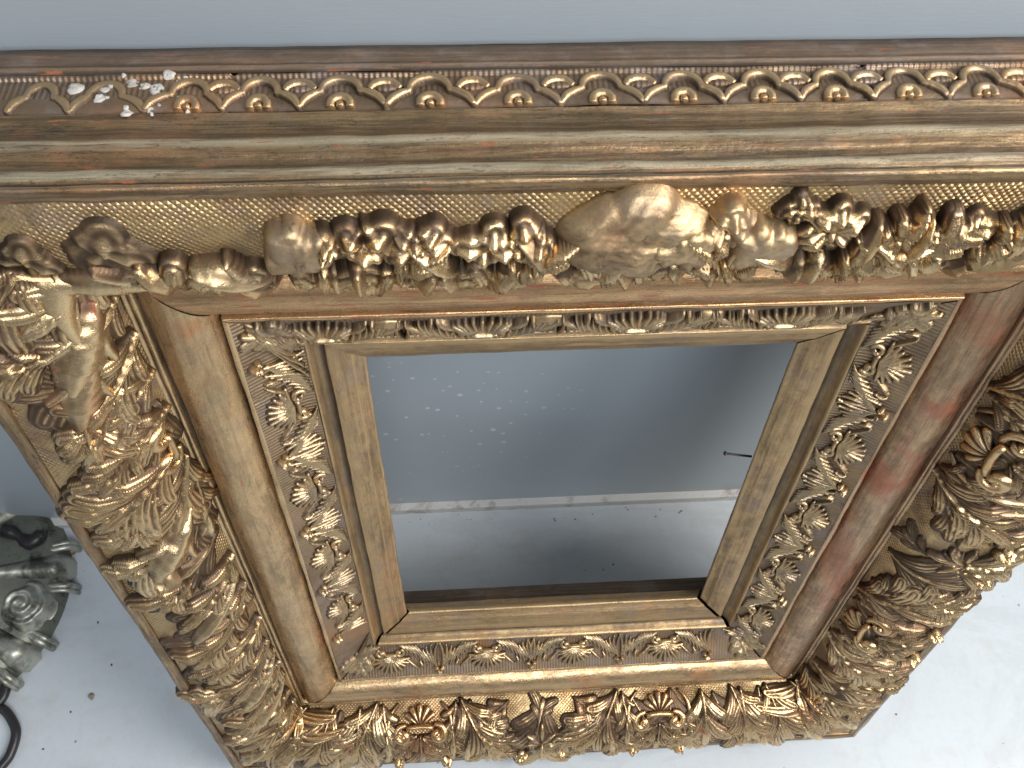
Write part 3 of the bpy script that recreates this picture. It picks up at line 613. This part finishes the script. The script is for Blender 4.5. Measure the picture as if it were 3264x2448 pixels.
for k in range(26):                                    # ruffled lower edge of overlapping lobes
    s0 = -.70+.052*k+.012*q_.randn(); Hh = .050+.012*q_.rand()
    LF('T', s0, -.004+.02*q_.rand(), .35*q_.randn(), .12+.03*q_.rand(), .028+.012*q_.rand(), curve=.4*q_.randn(), lobes=2+(k % 3 == 0), Ht=Hh, lift=.1, name='leaf_lobe', mat='leaf' if k % 4 else 'leafworn')
LF('T', -.76, .085, 1.45, .20, .050, lobes=2, Ht=.044, lift=.2, mat='leafworn', name='worn_leaf', label='flattened worn leaf by the top left corner')
blossom(-.84, .170, .060, 3, .022, 'leafworn', 'small_flower'); blossom(-.97, .15, .055, 4, .022, 'leafworn', 'small_flower')
LF('T', -.72, .02, .5, .16, .035, lobes=3, Ht=.050, lift=.3)
X, Y, h, F, rl = tube(smooth_path([(-.72, .02), (-.82, .06), (-.93, .10), (-1.05, .12), (-1.16, .10)], 10), [.010, .018, .022, .020, .012], 11, 1.5, .006)
put('corner_scroll', 'T', P_HU, X, Y, h, F, M['leafworn'], leafm['T'], 0, 0, relief=rl)

# ---- arcade of small arches on the outer flank of the top rail
def TUBG(name, pts, rad, s0, t0=0, n=6, hs=1.1, mat='arch', sx=1.0):
    p = smooth_path(pts, n); p[:, 0] *= sx
    X, Y, h, F, rl = tube(p, rad, 8, hs, .0)
    put(name, 'T', P_GU, X, Y, h, F, M[mat], arcade['T'], s0, t0, relief=rl)
AP = [-1.06, -.965, -.86, -.722, -.605, -.470, -.320, -.172, -.028, .112, .250, .378, .508, .645, .785, .92, 1.06]
for i, s0 in enumerate(AP):
    gap_l = s0-AP[i-1] if i else .12; gap_r = AP[i+1]-s0 if i < len(AP)-1 else .14
    hl_, hr = min(gap_l, .15)/2-.001, min(gap_r, .15)/2-.001
    k = (hl_+hr)/.146; jt = random.uniform(-.002, .002)
    rc = .034*k; cz = .043+jt; w1, w2 = [.0070, .0095, .0092, .0066], [.0074, .0098, .0102, .0098, .0074]
    G_ = [(np.array([(rc*math.cos(t_), cz+.033*math.sin(t_)) for t_ in np.linspace(math.pi, 0, 15)]), w2, [.010, .012, .0125, .012, .010], 0, 1, .55),
          (smooth_path([(-hl_, .013), (-hl_*.86, .027), (-hl_*.66, .037), (-rc, .043)], 4), w1, [.009, .011, .011, .009], 0, 1, .55),
          (smooth_path([(hr, .013), (hr*.86, .027), (hr*.66, .037), (rc, .043)], 4), w1, [.009, .011, .011, .009], 0, 1, .55)]
    X, Y, h, F, rl = stamp(G_, .0030, 0, i, .06)
    if i: put('arch', 'T', P_GU, X, Y, h*(random.uniform(.8, 1.1) if i > 2 else .5), F, M['arch'], arcade['T'], s0, random.uniform(-.0015, .0015), rot=random.uniform(-.035, .035), relief=rl)
    if i > 2:
        TUBG('eye_ring', [(-.017*k, .010), (-.016*k, .022), (-.006, .0305), (.007, .0305), (.016*k, .022), (.017*k, .010)], [.0085, .0095, .0085], s0)
        X, Y, h, F, rl = disc(.008, 0, .010, nr=6, na=14, seed=i); put('eye', 'T', P_GU, X, Y, h, F, M['arch'], arcade['T'], s0, .014, relief=rl)
        if i < len(AP)-1:
            mid = s0+gap_r/2
            TUBG('small_arch', [(-.028, .050), (-.020, .062), (-.004, .0685), (.012, .066), (.026, .052)], [.006, .0098, .0096, .006], mid)
            X, Y, h, F, rl = disc(.020, 0, .0065, nr=6, na=18, seed=i+30, squash=.45); put('arch_fill', 'T', P_GU, X, Y, h, F, M['archground'], arcade['T'], mid, .052, relief=rl)
# broken gesso at the top left end of the arcade
M['gesso'] = gilding('exposed_gesso', (0.52, 0.50, 0.46), (0.30, 0.26, 0.22), .45, rough=.7, dust=.5, dark=.3, metal=.0, copper=0)
for q in range(26):
    x, y = -.80+random.gauss(0, .05), random.uniform(-.01, .10)
    X, Y, h, F, rl = disc(random.choice([.003, .004, .006, .009, .014])*random.uniform(.8, 1.2), 3, random.uniform(.002, .0045), nr=6, na=14, seed=q+77, lump=.5, shape='flat'); put('chipped_gesso', 'T', P_GU, X, Y, h, F, M['gesso'], arcade['T'], x, y, relief=rl)

# ---- nail driven into the inside of the right rail
def world_tube(name, pts, rad, mat, parent=None, nc=12, caps=True):
    P = np.array(pts, float); n = len(P); T = np.gradient(P, axis=0); T /= np.linalg.norm(T, axis=1)[:, None]
    rad = np.interp(np.linspace(0, 1, n), np.linspace(0, 1, len(rad)), rad)
    V = []; upv = np.array([0, 0, 1.0]) if abs(T[0, 2]) < .9 else np.array([1.0, 0, 0]); A = np.cross(T[0], upv); A /= np.linalg.norm(A)
    for i in range(n):
        A = A-T[i]*(A@T[i]); A /= np.linalg.norm(A); B = np.cross(T[i], A)
        for k in range(nc):
            a = 2*math.pi*k/nc; V.append(P[i]+rad[i]*(A*math.cos(a)+B*math.sin(a)))
    F = gridf(n, nc, True).tolist()
    if caps: F += [list(range(nc)), list(range((n-1)*nc, n*nc))[::-1]]
    return mesh(name, np.array(V), F, mat, parent, xf=False)
def plain(name, color, rough=.5, metal=0.0, nscale=60, var=.3, bump=.3, bdist=.0005, dirt=None):
    t = NT(name); o = t.coord('Object'); n1 = t.noise(o, nscale, 7, .65); n2 = t.noise(o, nscale*6, 4, .6)
    dk = tuple(c*(1-var) for c in color)
    c = t.mix(n1, dk, color)
    if dirt: c = t.mix(t.ramp(t.noise(o, nscale*.5, 8, .7, .4), [(.52, 0.0), (.64, 1.0)]), c, dirt)
    t.link(c, t.b.inputs['Base Color']); t.b.inputs['Metallic'].default_value = metal
    t.link(t.math('ADD', t.math('MULTIPLY', n1, .25), rough-.12), t.b.inputs['Roughness'])
    t.link(t.bump(n2, bump, bdist), t.b.inputs['Normal']); return t.m
M['iron'] = plain('dark_iron', (.10, .085, .075), .5, .7, 300)
na_, nb_ = F2W((.426, .177, -.018)), F2W((.512, .135, -.035))
nm = na_+(nb_-na_)*.5+np.array([0, 0, -.0004])
nd = (nb_-na_)/np.linalg.norm(nb_-na_)
world_tube('nail', [na_-nd*.0009, na_-nd*.0002, na_+nd*.0001, na_+nd*.0006, na_+nd*.004, nm, nb_], [.0016, .0019, .0019, .0010, .0010, .0010, .0010], M['iron'], frame, 10)

# ================================================================ wall, floor, ledge
def W(x, y, z=None): return (x*S, y*S, 0 if z is None else z*S)
tw = NT('grey_blue_wall_paint'); o_ = tw.coord('Object')
cwall = tw.mix(tw.noise(o_, 7, 5, .6), (.29, .335, .37), (.35, .40, .435))
def flecks(t, base, scale, size, seed, color, dens):
    v = t.node('ShaderNodeTexVoronoi', feature='F1'); t.link(t.coord('Object', (1, 1, 1.0), (seed, seed*2, 0)), v.inputs['Vector']); v.inputs['Scale'].default_value = scale
    n = t.noise(t.coord('Object', (1, 1, 1), (seed, 0, 3)), scale*.35, 2, .5)
    sz = t.math('MULTIPLY', t.ramp(v.outputs['Color'], [(dens, 0.0), (1.0, 1.0)]), size)
    return t.mix(t.math('MULTIPLY', t.math('LESS_THAN', v.outputs['Distance'], sz), .75), base, color)
sp = tw.node('ShaderNodeVectorMath', operation='DISTANCE'); tw.link(o_, sp.inputs[0]); sp.inputs[1].default_value = (-.11, WALLY*S, .27)
near = tw.ramp(sp.outputs['Value'], [(.04, 1.0), (.20, 0.0)])
splash = flecks(tw, flecks(tw, cwall, 95, .34, 4, (.62, .66, .68), .45), 230, .30, 9, (.50, .54, .56), .50)
cwall = flecks(tw, cwall, 30, .16, 4, (.62, .66, .68), .66)
cwall = tw.mix(near, cwall, splash)
tw.link(cwall, tw.b.inputs['Base Color']); tw.b.inputs['Roughness'].default_value = .30
tw.link(tw.bump(tw.noise(o_, 260, 5, .6), .12, .0006, tw.bump(tw.noise(tw.coord('Object', (1, 1, 14)), 60, 4, .6), .10, .001)), tw.b.inputs['Normal'])
def box(name, x0, x1, y0, y1, z0, z1, mat, parent=None, bev=0.0):
    me = bpy.data.meshes.new(name); import bmesh; bm = bmesh.new()
    bmesh.ops.create_cube(bm, size=1)
    for v in bm.verts: v.co = Vector(((x0+x1)/2+v.co.x*(x1-x0), (y0+y1)/2+v.co.y*(y1-y0), (z0+z1)/2+v.co.z*(z1-z0)))
    if bev: bmesh.ops.bevel(bm, geom=bm.edges[:], offset=bev, segments=3, affect='EDGES', profile=.5)
    bm.to_mesh(me); bm.free(); me.materials.append(mat); o = bpy.data.objects.new(name, me); col.objects.link(o)
    if parent: o.parent = parent
    return o
wall = box('wall', -5*S, 5*S, WALLY*S, WALLY*S+.05, -.02, 6*S, tw.m)
tag(wall, kind='structure')
tm = NT('white_veined_marble'); o_ = tm.coord('Object')
n1 = tm.noise(tm.coord('Object', (1, 2.2, 1)), 3.2, 7, .6, .7); vein = tm.ramp(tm.math('ABSOLUTE', tm.math('SUBTRACT', n1, .5)), [(0.0, 1.0), (.035, 0.0)])
cl = tm.noise(tm.coord('Object', (1, 1, 1), (2, 2, 0)), 5, 6, .6, .8)
cm = tm.mix(cl, (.43, .48, .52), (.53, .575, .61))
cm = tm.mix(tm.math('MULTIPLY', tm.ramp(tm.noise(o_, 140, 8, .8), [(.48, 0.0), (.66, 1.0)]), .22), cm, (.36, .38, .39))
cm = tm.mix(tm.math('MULTIPLY', vein, .22), cm, (.34, .36, .38))
cm = tm.mix(tm.math('MULTIPLY', tm.ramp(tm.noise(tm.coord('Object', (1, 1, 1), (7, 1, 0)), 28, 8, .7), [(.52, 0.0), (.70, 1.0)]), .45), cm, (.42, .40, .37))
v = tm.node('ShaderNodeTexVoronoi'); tm.link(o_, v.inputs['Vector']); v.inputs['Scale'].default_value = 70
cm = tm.mix(tm.math('MULTIPLY', tm.math('LESS_THAN', v.outputs['Distance'], tm.math('MULTIPLY', tm.ramp(v.outputs['Color'], [(.72, 0.0), (1.0, 1.0)]), .20)), .7), cm, (.16, .14, .12))
tm.link(cm, tm.b.inputs['Base Color']); tm.b.inputs['Roughness'].default_value = .38
tm.link(tm.bump(tm.noise(o_, 180, 4, .6), .08, .0005), tm.b.inputs['Normal'])
floor = box('marble_floor', -5*S, 5*S, -6*S, WALLY*S, -.03, 0, tm.m); tag(floor, kind='structure')
M['ledge'] = plain('chalky_white_paint', (.60, .60, .59), .5, 0, 60, .12, .6, .0016, (.36, .31, .26))
led = box('skirting', -5*S, 5*S, WALLY*S-.010, WALLY*S+.001, -.001, .015, M['ledge'], None, .0015); tag(led, kind='structure')

# crumbs and dust bits
M['crumb'] = plain('plaster_crumb', (.30, .25, .18), .8, 0, 200, .5)
M['flake'] = plain('orange_flake', (.42, .17, .04), .7, 0, 200, .4)
M['crumbdark'] = plain('dark_crumb', (.06, .05, .04), .8, 0, 200, .4)
def crumb(x, y, r, mat, name, label, cat, group=None, z=0, el=1.0):
    q = np.random.RandomState(int(abs(x*9000+y*777)) % 9999)
    V = []; nr_, na_ = 5, 9
    for i in range(nr_):
        th = math.pi*i/(nr_-1)
        for k in range(na_):
            a = 2*math.pi*k/na_; rr = r*(1+.25*q.randn()*(0 < i < nr_-1)); V.append((x*S+rr*math.sin(th)*math.cos(a)*el, y*S+rr*math.sin(th)*math.sin(a), z+r*.45+rr*.5*math.cos(th)))
    o = mesh(name, V, gridf(nr_, na_, True), M[mat], None, xf=False, smooth=False); tag(o, label=label, category=cat)
    if group: o['group'] = group
crumb(-2.013, .330, .0035, 'flake', 'paint_flake', 'orange flake on the marble nearest the lamp base arm', 'flake', el=2.2)
crumb(-1.946, .313, .0017, 'flake', 'paint_flake', 'smaller orange flake on the marble, nearer to the gilded frame', 'flake', el=1.6)
crumb(-1.778, -.269, .0038, 'crumb', 'plaster_crumb', 'tan crumb on open marble left of the frame', 'crumb')
for k in range(22):
    q = np.random.RandomState(k+3); x = -.55+q.rand()*1.25; lab = 'tiny speck of dirt on the marble along the white strip under the wall'
    crumb(x, WALLY-.045-q.rand()*.05, .0004+.0008*q.rand()**2, 'crumbdark' if k % 3 else 'crumb', 'dirt_speck', lab, 'dirt', 'dirt specks along the foot of the wall', z=0)
for k, (x, y) in enumerate([(.15, -.02), (.33, .16), (-1.80, .02), (-1.72, -.15), (-1.85, -.32), (-1.93, -.45), (1.4, -.5), (.2, .05)]):
    crumb(x, y, .0012, 'crumbdark', 'marble_speck', 'tiny dark speck on the marble floor'+('' if False else ', away from the wall'), 'dirt', 'dark specks on the marble')

# ================================================================ pewter lamp base at the left
M['pewter'] = plain('antique_pewter', (.53, .53, .46), .42, .8, 30, .2, .25, .0006, (.10, .105, .085))
M['pewterdark'] = plain('dark_pewter', (.27, .28, .23), .48, .8, 60, .4, .4, .0010, (.05, .05, .04))
LC = np.array([-2.43, .169])
lamp = bpy.data.objects.new('lamp_base', None); col.objects.link(lamp); lamp.location = (LC[0]*S, LC[1]*S, 0); bpy.context.view_layer.update()
tag(lamp, label='silvery pewter lamp base with roses and rounded ribs, at the left edge', category='lamp base')
def lampmesh(name, fn, nu, nv, mat, close=False, label=None):
    V = []
    for i in range(nu):
        for j in range(nv):
            V.append(fn(i/(nu-1), j/(nv if close else nv-1)))
    o = mesh(name, np.array(V)*S, gridf(nu, nv, close), mat, None, xf=False); o.data.transform(Matrix.Translation((0, 0, 0)))
    o.parent = lamp; return o
def body(u, v):
    a = 2*math.pi*v; r = .02+.475*u; z = (.02+.20*(1-u)**1.6+.065)*math.sqrt(max(0, 1-max(0, (u-.86)/.14)**2))+.001
    return (r*math.cos(a), r*math.sin(a), z)
lampmesh('base_dome', body, 26, 64, M['pewterdark'], True)
def arm_surf(ang, hw, r0, r1, zt, ribw):
    ca_, sa_ = math.cos(ang), math.sin(ang)
    def f(u, v):
        e0 = max(0, (u-.80)/.20); r = r0+(r1-r0)*u; y = (v*2-1)*(hw*(.55+.45*u))*math.sqrt(max(.02, 1-.85*e0*e0))
        z = zt*math.sqrt(max(0, 1-(2*v-1)**2*.92))*(1+.9*(1-u)**1.5)
        e = max(0, (u-.86)/.14); z *= math.sqrt(max(0, 1-e*e)); 
        return (r*ca_-y*sa_, r*sa_+y*ca_, max(z, .0)+.001)
    return f
angs = [math.radians(-14+22.5+45*k) for k in range(8)]
for k, a in enumerate(angs):
    lampmesh('rib', arm_surf(a, .074, .10, .515, .115, 0), 34, 20, M['pewter'])
    for f in (-1, 1):
        for off, rr in ((.082, .014), (.101, .010)):
            p = []
            for q in range(22):
                u = q/21; r = .10+.425*u; y = f*off*(.55+.45*u)*1.02; z = (.020+.045*(1-.0*u))*(1+1.0*(1-u)**1.5)*(1 if u < .9 else math.sqrt(max(0, 1-((u-.9)/.1)**2)))
                p.append((S*(r*math.cos(a)-y*math.sin(a)), S*(r*math.sin(a)+y*math.cos(a)), S*(z+.002)))
            o = world_tube('bead_rail', p, [rr*S], M['pewter'], None, 8); o.parent = lamp
    am = a+math.radians(22.5)
    def panel(u, v, am=am):
        r = .12+.335*u; th = (v*2-1)*.26; z = .075*(1+1.2*(1-u)**1.5)*(1 if u < .8 else math.sqrt(max(0, 1-((u-.8)/.2)**2)))
        z += .004*math.sin(40*u+9*v)*math.sin(23*v)
        return (r*math.cos(am+th), r*math.sin(am+th), z+.002)
    lampmesh('panel', panel, 26, 14, M['pewterdark'])
    if abs(math.degrees(am)-31) < 3: continue
    cxr, cyr = .385*math.cos(am), .385*math.sin(am)
    rose = bpy.data.objects.new('rose', None)
    def rosef(u, v, cx=cxr, cy=cyr, am=am):
        a2 = 2*math.pi*v; pet = abs(math.cos(2.5*a2)); rr = .108*u*(1-.18*(1-pet**.5)*u)
        sp = math.cos(a2-15*u)
        z = .090+.055*(1-u**2.5)*(1)+.008*sp*min(1, (1-u)*5)+(.006*pet*u)
        if u > .96: z = .05
        return (cx+rr*math.cos(a2), cy+rr*math.sin(a2), z)
    lampmesh('rose', rosef, 42, 56, M['pewter'], True)
    for q in range(4):
        a2 = am+math.pi+(-.9+.6*q)
        def petal(u, v, a2=a2, cx=cxr, cy=cyr):
            r = .05+.055*u; th = (v*2-1)*.5*math.sin(math.pi*min(1, .25+u*.6)); z = .078+.022*math.sin(math.pi*u*.8)-.012*(2*v-1)**2
            return (cx+r*math.cos(a2+th), cy+r*math.sin(a2+th), z if 0 < u < 1 else .05)
        lampmesh('rose_leaf', petal, 9, 9, M['pewter'])
def stem(u, v):
    a = 2*math.pi*v; z = .25+.5*u; r = .10*(1-.55*u)+.02*math.sin(u*12)
    return (r*math.cos(a), r*math.sin(a), z)
lampmesh('stem', stem, 24, 32, M['pewter'], True)

# black cord and the small black switch knob
M['cord'] = plain('black_cord_rubber', (.022, .020, .022), .35, 0, 150, .3, .2)
def wp(pts, z=.018, n=10): return [(p[0]*S, p[1]*S, z*S) for p in smooth_path(pts, n)]
c1 = world_tube('power_cord', wp([(-2.30, .0), (-2.20, -.10), (-2.135, -.150), (-2.108, -.20), (-2.112, -.26), (-2.16, -.31), (-2.22, -.30), (-2.21, -.27), (-2.149, -.285), (-2.093, -.305), (-2.047, -.359), (-2.033, -.404), (-2.043, -.47), (-2.069, -.512), (-2.12, -.60), (-2.2, -.72)], .020), [.018*S], M['cord'])
tag(c1, label='black power cord curling on the marble below the pewter lamp base', category='cord')
c2 = world_tube('cord_plug', [(x_*S, y_*S, z_*S) for x_, y_, z_ in ((-2.20, .385, .13), (-2.18, .385, .135), (-2.15, .375, .13), (-2.125, .360, .115), (-2.105, .345, .105), (-2.08, .335, .10), (-2.055, .35, .105), (-2.04, .37, .11), (-2.03, .38, .11))], [.010*S, .030*S, .028*S, .018*S, .030*S, .036*S, .030*S, .026*S, .008*S], M['cord'], None, 14)
tag(c2, label='small black plug beside the wall behind the pewter lamp base', category='plug')
